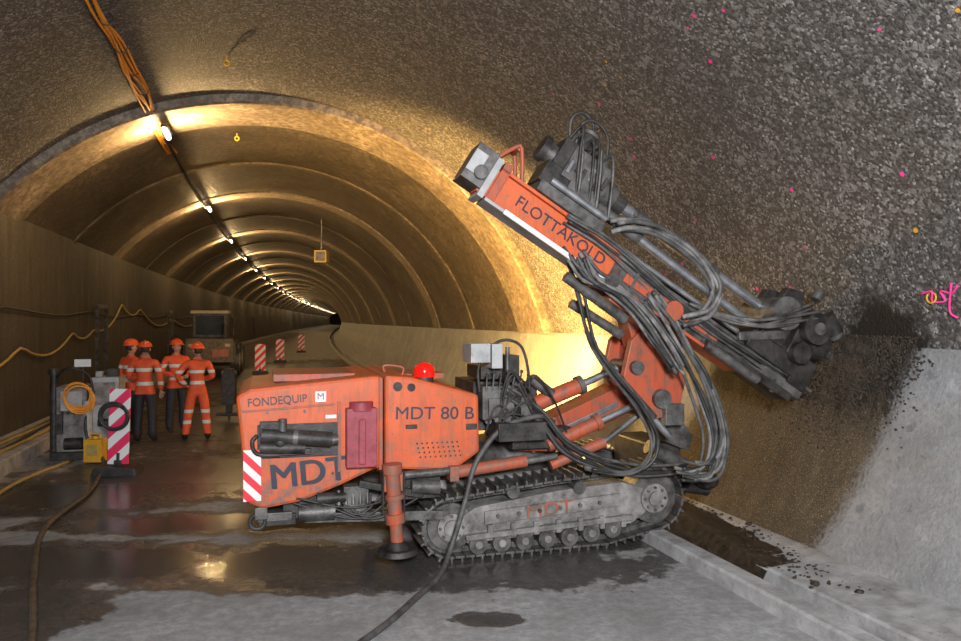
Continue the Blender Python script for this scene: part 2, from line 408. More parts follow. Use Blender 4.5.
for nm,v0,v1 in (('track_near',0,.36),('track_far',1.2,1.56)):
    b=MB()
    for (p,ang) in resample(hull(CI),.092):
        R=Matrix.Rotation(-ang,3,'Y')
        off=R@Vector((0,0,-.012))
        b.box((p[0]+off[0],(v0+v1)/2,p[1]+off[2]),(.084,v1-v0,.022),0,R)
        off=R@Vector((.02,0,-.04))
        b.box((p[0]+off[0],(v0+v1)/2,p[1]+off[2]),(.02,v1-v0,.04),0,R)
        off=R@Vector((0,0,.025))
        for q in(-.05,.05): b.box((p[0]+off[0],(v0+v1)/2+q,p[1]+off[2]),(.09,.03,.05),1,R)
    b.make(nm,[STEEL,STEEL],rig,.004)
    b=MB()
    for cx,cz,r in CI[:2]:
        b.cyl((cx,v0+.06,cz),(cx,v1-.06,cz),r-.04,mi=1,n=28); b.cyl((cx,v0+.02,cz),(cx,v1-.02,cz),r*.5,mi=0,n=24); b.cyl((cx,v0-.01,cz),(cx,v1,cz),.07,mi=0)
        for i in range(8):
            t=i*math.pi/4; b.cyl((cx+.105*math.cos(t),v0+.0,cz+.105*math.sin(t)),(cx+.105*math.cos(t),v0+.03,cz+.105*math.sin(t)),.014,mi=1,n=6)
    fr=[(-.78,.14),(.85,.2),(1.0,.3),(1.0,.52),(.75,.60),(.1,.56),(-.7,.46),(-.85,.36)]
    b.prism(fr,v0+.05,v1-.05,0)
    b.prism([(-.62,.30),(.72,.38),(.72,.50),(-.62,.42)],v0+.025,v0+.06,0)
    b.beam((-.8,v0+.03,.20),(.85,v0+.03,.27),.06,.05,0)
    for i in range(7):
        cx=-.68+i*.22; zc=.13+.02*max(0,i-4); b.cyl((cx,v0+.02,zc),(cx,v1-.02,zc),.085,mi=1,n=18); b.cyl((cx,v0,zc),(cx,v0+.03,zc),.035,mi=0,n=10)
        b.box((cx+.11,v0+.03,.24),(.05,.04,.12),0)
    for cx in(-.35,.3): b.cyl((cx,v0+.02,.58),(cx,v1-.02,.58),.06,mi=1)
    for i in range(6): b.cyl((-.5+i*.2,v0+.0,.375+i*.011),(-.5+i*.2,v0+.03,.375+i*.011),.02,mi=1,n=6)
    b.make(nm+'_frame',[MUD,STEEL],rig,.008)
text('track_logo','MDT',.17,(.0,.018,.40),ORANGE_D,rig,(math.pi/2,-.05,0),.003,1.3,0)
b=MB(); b.box((.1,.78,.45),(1.5,.9,.2),0); b.box((-.2,.78,.62),(1.0,.7,.25),0); b.cyl((-.1,.78,.7),(-.1,.78,.95),.42,mi=1,n=32)
b.box((-1.2,.78,.55),(1.3,.6,.16),0)
b.make('chassis',[MUD,STEEL],rig,.01)
rear=[(-2.75,1.52),(-2.66,.64),(-2.54,.58),(-2.235,.62),(-1.9,.74),(-1.62,.86),(-1.56,.86),(-1.54,1.66),(-1.62,1.665),(-2.64,1.58)]
b=MB(); b.prism(rear,.0,1.5,0); b.make('engine_hood',[ORANGE],rig,.03)
front=[(-1.53,.86),(-.92,.81),(-.68,.97),(-.69,1.48),(-1.30,1.65),(-1.53,1.67)]
b=MB(); b.prism(front,-.02,1.45,0); b.make('fuel_tank_body',[ORANGE],rig,.03)
b=MB()
b.box((-2.25,-.0,1.14),(.66,.03,.28),0)
b.cyl((-2.55,-.05,1.20),(-1.98,-.05,1.14),.065,mi=0); b.cyl((-2.56,-.05,1.10),(-2.2,-.05,1.08),.05,mi=0)
b.cyl((-2.02,-.06,1.14),(-1.93,-.06,1.14),.045,mi=1); b.cyl((-2.3,-.05,1.172),(-2.26,-.05,1.168),.072,mi=1)
b.box((-2.48,-.04,1.26),(.16,.07,.1),0); b.box((-2.3,-.03,1.05),(.3,.05,.05),0); b.sph((-2.4,-.06,1.14),(.06,.05,.06),0); b.cyl((-2.38,-.06,1.2),(-2.38,-.06,1.33),.035,mi=1)
b.tube([(-2.58,-.04,1.2),(-2.62,-.06,1.15),(-2.58,-.05,1.05),(-2.4,-.05,1.03)],.018,0)
for (u,w) in((-2.5,1.38),(-2.2,1.38),(-1.97,1.33),(-2.6,.75),(-1.97,.85)): b.cyl((u,-.012,w),(u,.01,w),.013,mi=1,n=8)
b.cyl((-1.42,-.035,1.57),(-1.42,0,1.57),.04,mi=0,n=18); b.cyl((-1.30,-.035,1.56),(-1.30,0,1.56),.035,mi=0,n=18)
for i in range(9):
    for j in range(4): b.cyl((-1.22+i*.045-.01*j,-.026,.95+j*.04),(-1.22+i*.045-.01*j,-.0,.95+j*.04),.009,mi=0,n=6)
b.box((-.76,-.03,1.20),(.1,.02,.05),0); b.box((-1.30,-.03,1.22),(.10,.02,.035),0)
b.make('exhaust_muffler',[DARK,STEEL],rig,.006)
b=MB(); b.box((-1.735,-.04,1.15),(.26,.14,.50),0); b.cyl((-1.735,-.05,1.38),(-1.735,-.05,1.45),.1,mi=0); b.box((-1.735,-.12,1.12),(.06,.02,.38),1)
b.make('air_filter_housing',[FILTER,FILTER],rig,.03)
b=MB()
b.prism([(-1.93,1.45),(-1.93,.86),(-1.90,.86),(-1.90,1.45)],-.02,.0,0); b.prism([(-1.58,1.45),(-1.58,.86),(-1.55,.86),(-1.55,1.65),(-1.58,1.65)],-.03,.02,0)
b.prism([(-2.70,1.40),(-1.95,1.44),(-1.95,1.425),(-2.70,1.385)],-.012,.0,0)
b.box((-2.1,.75,1.64),(.7,.9,.06),0); b.box((-1.15,.8,1.62),(.5,.7,.05),0); b.box((-2.62,.3,1.48),(.1,.3,.12),0)
b.tube([(-1.5,.2,1.68),(-1.5,.2,1.74),(-1.34,.2,1.72),(-1.34,.2,1.65)],.012,0)
b.make('hood_trim',[ORANGE_D],rig,.006)
text('side_lettering','MDT 80 B',.155,(-1.09,-.028,1.325),DECAL,rig,(math.pi/2,.03,0),.003,1.08,.0)
text('logo_lettering','MDT',.29,(-2.17,-.012,.86),DECAL,rig,(math.pi/2,-.08,0),.004,1.05,0)
text('logo_lettering_shadow','MDT',.29,(-2.155,-.010,.856),DECAL,rig,(math.pi/2,-.08,0),.004,1.05,0)
text('owner_lettering','FONDEQUIP',.095,(-2.42,-.012,1.475),DECAL,rig,(math.pi/2,-.06,0),.003,.9,.0)
b=MB(); b.box((-2.07,-.008,1.50),(.09,.012,.09),0); b.box((-1.985,-.01,1.33),(.09,.012,.03),0); b.make('maker_badge',[WHITE],rig)
text('badge_letter','M',.08,(-2.07,-.016,1.50),FILTER,rig,(math.pi/2,0,0),.002)
b=MB(); b.box((-2.62,-.02,.87),(.14,.02,.42),0); b.make('hazard_plate',[STRIPE2],rig)
b=MB(); b.cyl((-1.16,.1,1.58),(-1.16,.1,1.64),.08,mi=1); b.cyl((-1.16,.1,1.64),(-1.16,.1,1.69),.095,mi=0); b.sph((-1.16,.1,1.69),(.095,.095,.08),0,20,8,True); b.make('beacon_lamp',[BEACON,DARK],rig)
b=MB()
b.box((-2.0,.5,.55),(.75,.8,.18),0); b.box((-1.78,.05,.62),(.2,.15,.22),1); b.cyl((-2.25,.03,.52),(-1.95,.03,.52),.075,mi=1); b.cyl((-2.1,.0,.64),(-1.86,.0,.64),.05,mi=0)
for i in range(5): b.cyl((-1.92+i*.06,-.03,.58),(-1.92+i*.06,.0,.70),.018,mi=1,n=8)
b.box((-2.42,.3,.47),(.3,.5,.09),0); b.beam((-2.3,.1,.5),(-2.58,.1,.50),.12,.07,1); b.ring((-2.58,.05,.47),(0,1,0),.06,.02,0); b.box((-2.55,.02,.55),(.1,.08,.1),1)
b.beam((-2.2,.05,.48),(-1.0,.05,.42),.08,.08,1); b.beam((-1.75,.0,.75),(-1.2,-.0,.62),.06,.06,0)
b.box((-1.25,.2,.68),(.45,.3,.22),0); b.cyl((-1.3,-.02,.7),(-1.05,-.02,.68),.06,mi=1)
for i in range(6):
    a=-2.3+random.random()*.4; c_=-1.6+random.random()*.7
    b.tube([(a,0,.6+random.random()*.1),((a+c_)/2,-.05,.45+random.random()*.12),(c_,0,.55+random.random()*.15)],.011,0,6)
b.make('undercarriage_machinery',[DARK,STEEL],rig,.006)
for nm,vv in(('rear_jack_near',-.1),('rear_jack_far',1.6)):
    b=MB(); u=-1.47
    b.cyl((u-.01,vv,.90),(u+.02,vv,.42),.062,mi=0); b.cyl((u-.012,vv,.92),(u-.008,vv,.84),.085,mi=0); b.cyl((u+.01,vv,.50),(u+.02,vv,.42),.085,mi=0); b.cyl((u+.01,vv,.66),(u+.015,vv,.62),.08,mi=0)
    b.cyl((u+.02,vv,.42),(u+.035,vv,.22),.055,mi=0); b.cyl((u+.035,vv,.26),(u+.035,vv,.20),.06,.1,mi=1); b.cyl((u+.035,vv,.20),(u+.035,vv,.16),.16,.18,mi=1,n=28)
    b.box((u,vv+.09 if vv<0 else vv-.1,.76),(.18,.16,.16),0)
    for q in(-1,1): b.cyl((u+.09*q,vv-.02,.86),(u+.09*q,vv-.02,.5),.012,mi=1,n=8)
    b.make(nm,[ORANGE_D,DARK,BRIGHT],rig,.005)
b=MB(); b.cyl((-1.5,-.03,.80),(-.9,-.03,.82),.035,mi=1); b.cyl((-.95,-.03,.80),(-.25,-.03,.87),.055,mi=0); b.cyl((-.3,-.03,.86),(.05,-.03,.9),.03,mi=1); b.box((-.93,-.03,.8),(.08,.13,.13),0)
b.make('stabiliser_cylinder',[ORANGE_D,STEEL],rig,.005)
# control tower
b=MB()
b.box((-.48,.55,1.35),(.40,.7,.45),0); b.box((-.5,.12,1.40),(.30,.25,.3),1); b.box((-.68,.1,1.85),(.18,.3,.17),2); b.box((-.52,.12,1.82),(.1,.3,.22),2); b.box((-.36,.15,1.70),(.12,.2,.25),0)
b.box((-.44,.4,1.66),(.36,.5,.12),0); b.cyl((-.30,.1,1.45),(-.30,.1,1.82),.03,mi=1); b.cyl((-.40,.05,1.55),(-.40,.05,1.9),.02,mi=1)
b.box((-.25,.05,1.3),(.1,.2,.3),1); b.box((-.32,.0,1.15),(.45,.3,.16),0); b.box((-.05,.5,1.05),(.6,.9,.18),0)
b.box((-.5,-.02,1.36),(.2,.04,.16),1); b.box((-.2,.3,1.45),(.25,.3,.2),0); b.cyl((-.15,.1,1.6),(.05,.1,1.45),.05,mi=1)
for i in range(7): b.cyl((-.62+i*.06,-.02,1.52),(-.62+i*.065,-.04,1.64+.03*(i%2)),.01,mi=1,n=6); b.sph((-.62+i*.065,-.04,1.65+.03*(i%2)),.017,0,8,6)
for i in range(4): b.cyl((-.6+i*.09,-.02,1.24),(-.6+i*.09,.02,1.24),.03,mi=1,n=12)
b.tube([(-.68,.0,1.5),(-.68,0,1.75),(-.5,0,1.95),(-.3,0,1.92),(-.22,.0,1.7),(-.2,.0,1.4)],.014,0)
for i in range(9):
    a=-.66+random.random()*.4
    b.tube([(a,-.02,1.1+random.random()*.4),(a+.1,-.08,1.3+random.random()*.4),(a+.3,-.05,1.2+random.random()*.3),(a+.5,.05,1.05)],.011,0,6)
b.make('control_valve_tower',[DARK,STEEL,GREYP],rig,.006)
# boom
b=MB()
b.prism([(-.25,.92),(.1,.90),(.18,1.1),(.0,1.28),(-.12,1.42),(-.28,1.4)],.2,.3,0); b.prism([(-.25,.92),(.1,.90),(.18,1.1),(.0,1.28),(-.12,1.42),(-.28,1.4)],.65,.75,0)
b.cyl((-.02,.12,1.02),(-.02,.82,1.02),.08,mi=1); b.cyl((-.17,.12,1.33),(-.17,.82,1.33),.06,mi=1)
b.prism([(-.08,.88),(-.08,1.12),(.95,1.54),(1.15,1.46),(1.13,1.28)],.26,.62,0)
b.prism([(.1,1.02),(.1,1.07),(.8,1.35),(.8,1.29)],.245,.26,2)
b.cyl((-.17,.15,1.33),(.35,.12,1.53),.075,mi=0); b.cyl((.35,.12,1.53),(.72,.1,1.68),.035,mi=2); b.cyl((.32,.12,1.52),(.37,.12,1.54),.09,mi=1)
b.cyl((0,.08,.98),(.5,.06,1.18),.065,mi=0); b.cyl((.5,.06,1.18),(1.0,.04,1.38),.032,mi=2); b.cyl((.47,.06,1.17),(.52,.06,1.19),.08,mi=0)
b.cyl((.02,.05,.80),(.55,.02,1.0),.05,mi=0); b.cyl((.55,.02,1.0),(.95,.0,1.28),.028,mi=1)
br=[(.78,1.95),(.95,2.12),(1.20,2.0),(1.36,1.58),(1.28,1.26),(1.02,1.20),(.85,1.35),(.70,1.62)]
b.prism(br,-.08,.0,0); b.prism(br,.35,.42,0)
b.cyl((1.08,-.14,1.40),(1.08,.65,1.40),.09,mi=1); b.cyl((.82,-.14,1.70),(.82,.5,1.70),.065,mi=1); b.cyl((1.0,-.16,1.95),(1.0,.45,1.95),.07,mi=0); b.cyl((1.18,-.14,1.70),(1.18,0,1.70),.05,mi=1)
b.cyl((1.0,-.18,2.22),(1.0,.1,2.22),.09,mi=0)
b.box((1.02,.18,1.65),(.3,.36,.5),0)
b.prism([(1.05,1.30),(1.30,1.30),(1.55,1.0),(1.50,.85),(1.25,.95)],.1,.35,1)
b.cyl((.70,-.1,1.52),(.98,-.12,1.22),.05,mi=1); b.cyl((.9,-.12,1.3),(1.15,-.12,1.05),.035,mi=2); b.box((1.2,-.1,1.25),(.2,.1,.2),1)
b.make('boom_arm',[ORANGE_D,STEEL,BRIGHT],rig,.012)
b=MB()
b.box((1.3,.6,.75),(.35,.8,.35),0); b.cyl((1.45,.1,.55),(1.7,.1,.5),.1,mi=0)
b.cyl((1.1,.2,.9),(1.5,.2,.7),.07,mi=1); b.sph((1.62,.0,.58),(.13,.14,.09),0,12,8)
b.make('front_bracket',[DARK,STEEL],rig,.02)
# mast
MM=Matrix(((.85,0,.527,-.83),(0,1,0,-.25),(-.527,0,.85,3.405),(0,0,0,1)))
b=MB(); b.M=MM
b.box((.85,.0,0),(1.5,.20,.26),0); b.box((.9,.0,-.15),(1.4,.26,.03),1); b.box((.9,0,.15),(1.4,.26,.03),0)
b.box((.95,-.125,-.15),(1.1,.03,.045),4)
b.box((2.6,.0,0),(2.2,.20,.20),2); b.box((2.7,.0,.12),(2.4,.26,.03),2); b.box((2.3,0,-.12),(1.6,.26,.03),3)
b.box((2.2,-.11,0),(1.1,.02,.10),3)
for i in range(9): b.box((1.75+i*.22,-.11,0),(.03,.03,.22),2)
b.box((.02,0,.06),(.20,.30,.34),2); b.box((-.02,-.16,.06),(.12,.02,.20),1); b.box((.15,0,.02),(.06,.3,.38),1); b.box((.24,0,.04),(.08,.26,.36),3); b.cyl((.05,-.2,.0),(.05,.2,.0),.06,mi=2)
b.tube([(.1,-.1,.18),(.2,-.1,.38),(.26,-.1,.40),(.42,-.1,.14)],.02,3,8,2); b.tube([(.1,.1,.18),(.2,.1,.38),(.26,.1,.40),(.42,.1,.14)],.02,3,8,2); b.beam((.24,-.1,.39),(.24,.1,.39),.03,.03,3)
b.make('mast_beam',[ORANGE,GREYP,STEEL,ORANGE_D,WHITE],rig,.006)
tm=text('mast_lettering','FLOTTAKOLD',.145,(0,0,0),DECAL,rig,(math.pi/2,math.atan2(.527,.85),0),.003,1.05,.0)
tm.location=MM@Vector((.93,-.108,.0))
b=MB(); b.M=MM
b.box((.88,0,.22),(.7,.34,.10),1); b.box((.75,0,.36),(.5,.3,.2),0); b.box((.85,0,.55),(.40,.34,.30),1); b.box((.62,0,.60),(.16,.26,.26),0)
b.cyl((.40,-.0,.56),(.66,0,.56),.09,mi=1); b.cyl((.46,-.0,.56),(.40,0,.56),.12,mi=0)
b.cyl((.72,-.08,.72),(.72,-.08,.86),.07,mi=0); b.cyl((.72,-.08,.86),(.72,-.08,.89),.09,mi=1); b.cyl((.95,-.05,.70),(.95,-.05,.80),.06,mi=1); b.box((.84,.05,.74),(.22,.16,.12),0)
b.cyl((1.04,0,.55),(1.22,0,.55),.13,.11,mi=1); b.cyl((1.22,0,.55),(1.34,0,.55),.085,mi=0); b.cyl((1.34,0,.55),(1.46,0,.55),.06,mi=2)
for i in range(8):
    t=i*math.pi/4; b.cyl((1.03,.1*math.cos(t),.55+.1*math.sin(t)),(1.06,.1*math.cos(t),.55+.1*math.sin(t)),.015,mi=0,n=6)
for q in range(6): b.box((.68+q*.07,-.18,.5+.05*(q%2)),(.03,.03,.12),2 if q%3==0 else 0)
b.box((.9,-.18,.35),(.3,.04,.12),1); b.cyl((.6,-.19,.30),(1.2,-.19,.30),.03,mi=2)
b.box((1.12,0,.3),(.1,.28,.2),1)
b.tube([(.6,-.05,.72),(.5,-.08,.9),(.55,-.1,1.0),(.68,-.1,.98),(.74,-.1,.86)],.019,0,8)
b.tube([(.66,-.05,.72),(.60,-.1,.92),(.70,-.12,1.0),(.85,-.12,.95),(.95,-.1,.80)],.017,0,8)
for i in range(7):
    a=.55+random.random()*.45
    b.tube([(a,-.1,.72),(a+.03,-.2,.78+random.random()*.08),(a+.12,-.22,.65),(a+.22,-.21,.45),(a+.3,-.18,.3)],.014,i%2,6)
b.make('rotary_drill_head',[DARK,STEEL,BRIGHT],rig,.008)
b=MB(); b.M=MM
b.cyl((1.44,0,.56),(3.1,0,.56),.05,mi=0); b.cyl((1.44,0,.56),(1.6,0,.56),.065,mi=1); b.cyl((2.35,0,.56),(2.48,0,.56),.06,mi=1); b.cyl((3.1,0,.56),(4.15,0,.58),.045,mi=1); b.cyl((4.15,0,.58),(4.24,0,.58),.06,.045,mi=1)
b.cyl((1.3,-.08,.38),(3.1,-.08,.33),.04,mi=0); b.cyl((1.1,.1,.24),(3.2,.1,.24),.04,mi=1); b.cyl((1.5,-.1,.19),(2.9,-.1,.19),.025,mi=0)
b.cyl((1.1,-.08,.38),(1.6,-.08,.37),.06,mi=1)
b.make('drill_rod',[BRIGHT,STEEL],rig)
b=MB(); b.M=MM
b.box((3.3,0,.22),(.6,.36,.22),0); b.prism([(3.05,.28),(3.1,.8),(3.28,.86),(3.34,.7),(3.34,.28)],-.2,-.1,0); b.prism([(3.05,.28),(3.1,.8),(3.28,.86),(3.34,.7),(3.34,.28)],.1,.2,0)
b.box((3.52,0,.52),(.26,.42,.50),0); b.cyl((3.18,-.26,.56),(3.18,.26,.56),.16,mi=1); b.cyl((3.52,-.3,.6),(3.52,.3,.6),.15,mi=0); b.cyl((3.5,-.28,.32),(3.5,.28,.32),.1,mi=0)
b.cyl((3.52,-.31,.6),(3.52,-.33,.6),.06,mi=1)
b.cyl((3.62,0,.56),(3.86,0,.56),.17,.14,mi=0,n=24); b.cyl((3.7,-.14,.75),(3.85,-.14,.72),.07,mi=1); b.box((3.68,0,.2),(.22,.34,.3),0); b.cyl((3.6,-.2,.80),(3.78,-.2,.72),.07,mi=0)
b.box((3.55,0,.02),(.5,.28,.1),1); b.box((3.2,0,-.06),(1.0,.3,.08),0); b.cyl((3.4,-.22,.85),(3.4,-.22,.95),.05,mi=1); b.beam((2.9,-.15,.14),(3.3,-.2,.4),.05,.08,1)
for i in range(6):
    b.tube([(3.1+random.random()*.5,-.28,.5+random.random()*.3),(3.0,-.33,.3+random.random()*.1),(2.7,-.22,.15+random.random()*.1),(2.3,-.16,.12)],.017,1,6)
b.make('rod_clamp',[DARK,STEEL],rig,.012)
b=MB()
b.M=MM
b.box((1.95,.16,-.05),(.9,.1,.3),0); b.box((2.0,.1,-.2),(.7,.3,.1),0); b.cyl((2.2,-.18,-.02),(2.2,.3,-.02),.09,mi=0); b.cyl((1.55,-.16,-.12),(1.55,.3,-.12),.07,mi=1)
b.cyl((1.2,.0,-.28),(1.9,.0,-.3),.05,mi=1); b.cyl((2.65,-.14,-.1),(3.3,-.14,-.1),.045,mi=1)
b.M=Matrix.Identity(4)
b.beam((.95,.1,1.9),(.75,.0,2.45),.22,.22,0); b.beam((1.1,.1,1.8),(1.35,.0,2.05),.2,.2,0); b.cyl((.20,.0,2.30),(.72,.0,2.0),.045,mi=1)
b.make('mast_cradle',[ORANGE_D,STEEL],rig,.01)
def bundle(name,pts,cnt,r,spread,mats,v=-.4):
    b=MB()
    for i in range(cnt):
        ph=random.random()*6.28; mi=i%len(mats); o1,o2=random.uniform(-1,1)*spread,random.uniform(-1,1)*spread
        P=[]
        for j,p in enumerate(pts):
            a=math.sin(ph+j*.5)
            P.append((p[0]+o1+a*spread*.4,(p[2] if len(p)>2 else v)+random.uniform(-1,1)*spread*.5,p[1]+o2+math.cos(ph+j*.5)*spread*.4))
        b.tube(P,r*random.uniform(.85,1.1),mi,8,7)
    b.make(name,mats,rig)
bundle('feed_hose_loop',[(.42,2.95),(.60,2.98),(.88,2.93),(1.26,2.72),(1.46,2.45),(1.38,2.22),(1.15,2.14)],5,.023,.05,[HOSEG,HOSED],-.45)
bundle('hydraulic_hose_bundle',[(.80,2.35),(1.0,2.10),(1.16,1.85),(1.35,1.53),(1.48,1.12),(1.46,.84),(1.34,.74),(1.15,.76)],11,.019,.085,[HOSEG,HOSED,RUBBER],-.38)
bundle('hydraulic_hose_bundle_left',[(.10,2.7),(.20,2.40),(.31,2.0),(.49,1.73),(.79,1.40),(.97,1.08),(.93,.85),(.7,.74),(.3,.8)],4,.017,.05,[RUBBER,HOSED],-.2)
bundle('valve_hose_bundle',[(-.45,1.55,0),(-.1,1.3,-.02),(.15,1.0,-.05),(.5,.82,-.08),(.9,.73,-.1),(1.35,.72,-.1)],4,.016,.045,[RUBBER,HOSED])
bundle('mast_hose_run',[(0,3.02),(.35,2.83),(.7,2.57),(1.0,2.33),(1.3,2.12),(1.8,1.83),(2.2,1.60)],6,.015,.06,[HOSED,RUBBER,STEEL],-.38)
bundle('mast_hose_cluster',[(.10,2.72),(.22,2.52),(.45,2.42),(.7,2.2),(.9,1.95),(1.05,1.75)],10,.017,.09,[HOSEG,RUBBER,HOSED],-.38)
b=MB(); b.tube([(-2.6,-2.2,.03),(-1.84,-1.41,.03),(-1.4,-.8,.03),(-1.13,-.41,.05),(-.98,-.2,.22),(-.86,-.16,.55),(-.74,-.12,.9),(-.5,-.1,1.18),(-.15,-.05,1.27),(.05,.05,1.2)],.024,0,10,8); b.make('supply_hose',[HOSED],rig)

# ------------------------------------------------------------------ drill cuttings
random.seed(3)
b=MB()
for i in range(1800):
    s=random.gauss(7.0,1.0); l=random.gauss(4.35,.28)
    if l<3.88 or l>4.9 or s<4.6: continue
    r=random.uniform(.005,.016) if random.random()<.96 else random.uniform(.02,.032); hgt=.10*math.exp(-((s-7.3)**2))
    b.sph(T(s,l,(-.22 if l<4.26 else .035)+random.random()*hgt),(r*1.3,r*random.uniform(.8,1.4),r*.7),0,6,4)
rows=[];
for i in range(31):
    s=5.4+i*.13
    for j in range(9):
        f=j/8; l=3.9+f*1.0
        hh=(.24*math.exp(-((s-7.3)/1.2)**2))*math.sin(math.pi*min(1,f*1.0+.05))+.02*math.sin(s*9+j*2)
        base=-.235 if l<4.24 else .02
        rows.append(T(s,l,base+max(0,hh)*(1.6 if l<4.24 else .7)-.004))
b.add(rows,[(i*9+j,i*9+j+1,(i+1)*9+j+1,(i+1)*9+j) for i in range(30) for j in range(8)],0,True)
b.make('drill_cuttings_heap',[CUT])
# dark wet crust of cuttings clinging to the wall below the hole
b=MB()
def rwl(z):
    l=wall_l(0,1.9); P=[(1.9,l),(1.86,l-.02),(1.3,l-.12),(.65,l-.35),(.05,4.93)]
    if z>=1.9: return wall_l(0,z)
    for (za,la),(zb,lb) in zip(P,P[1:]):
        if zb<=z<=za: return la+(lb-la)*(za-z)/(za-zb)
    return 4.93
for i in range(5200):
    z=2.0-abs(random.gauss(0,.36)); s=random.gauss(5.75,.36)+(1.9-z)*.25
    if z<.7 or s<4.98+.1*math.sin(z*17): continue
    r=random.uniform(.005,.014); b.sph(T(s,rwl(z)-.004,z),(r,r*1.2,r),0,5,3)
b.make('cuttings_crust',[CUT])

# ------------------------------------------------------------------ people
SKIN=pmat('skin',(.5,.27,.19),(.58,.33,.24),6,.5,0,0)
HAIR=pmat('dark_hair',(.03,.02,.015),(.05,.035,.025),20,.6,0,0)
EYE=pmat('eye_dark',(.02,.02,.02),(.03,.03,.03),10,.2,0,0)
HELM=pmat('helmet_orange',(.85,.10,.03),(.9,.13,.04),4,.3,0,0)
HVO=(.85,.11,.03); BAND=(.75,.76,.70); NAVY=(.02,.022,.03)
def zones(name,st):
    k=N(name); sp=k.n('ShaderNodeSeparateXYZ'); k.l(k.obj(),sp.inputs[0])
    z=k.math('DIVIDE',sp.outputs[2],2.0)
    c=k.ramp(z,[(a/2.0,b) for a,b in st],True)
    f=k.noise(k.obj(),9,5,.6); c=k.mix(k.ramp(f,[(.35,(.35,.35,.35)),(.6,(0,0,0))]),c,k.mix(.6,c,(.1,.05,.03)))
    k.l(c,k.b.inputs['Base Color']); k.b.inputs['Roughness'].default_value=.7; k.bump(f,.5,.03); return k.m
FULL=zones('hi_vis_suit',[(0,(.02,.018,.015)),(.11,HVO),(.30,BAND),(.36,HVO),(.50,BAND),(.56,HVO),(1.02,BAND),(1.08,HVO),(1.22,BAND),(1.28,HVO),(1.49,(.5,.28,.2))])
VEST=zones('hi_vis_jacket_dark_trousers',[(0,(.02,.018,.015)),(.11,NAVY),(.84,HVO),(1.0,BAND),(1.06,HVO),(1.24,BAND),(1.30,HVO),(1.49,(.5,.28,.2))])
def skin(name,chains,mat,parent,sub=2):
    me=bpy.data.meshes.new(name); bm=bmesh.new(); ly=bm.verts.layers.skin.verify()
    for vs,es in chains:
        bv=[]
        for i,p in enumerate(vs):
            q=bm.verts.new(p[:3]); q[ly].radius=(p[3],p[4] if len(p)>4 else p[3]); q[ly].use_root=(i==0); bv.append(q)
        for a,c in es: bm.edges.new((bv[a],bv[c]))
    bm.to_mesh(me); bm.free(); me.materials.append(mat)
    o=bpy.data.objects.new(name,me); sc.collection.objects.link(o); o.parent=parent
    m=o.modifiers.new('skin','SKIN'); m.use_smooth_shade=True; m.branch_smoothing=.6
    m=o.modifiers.new('sub','SUBSURF'); m.levels=sub; m.render_levels=sub
    return o
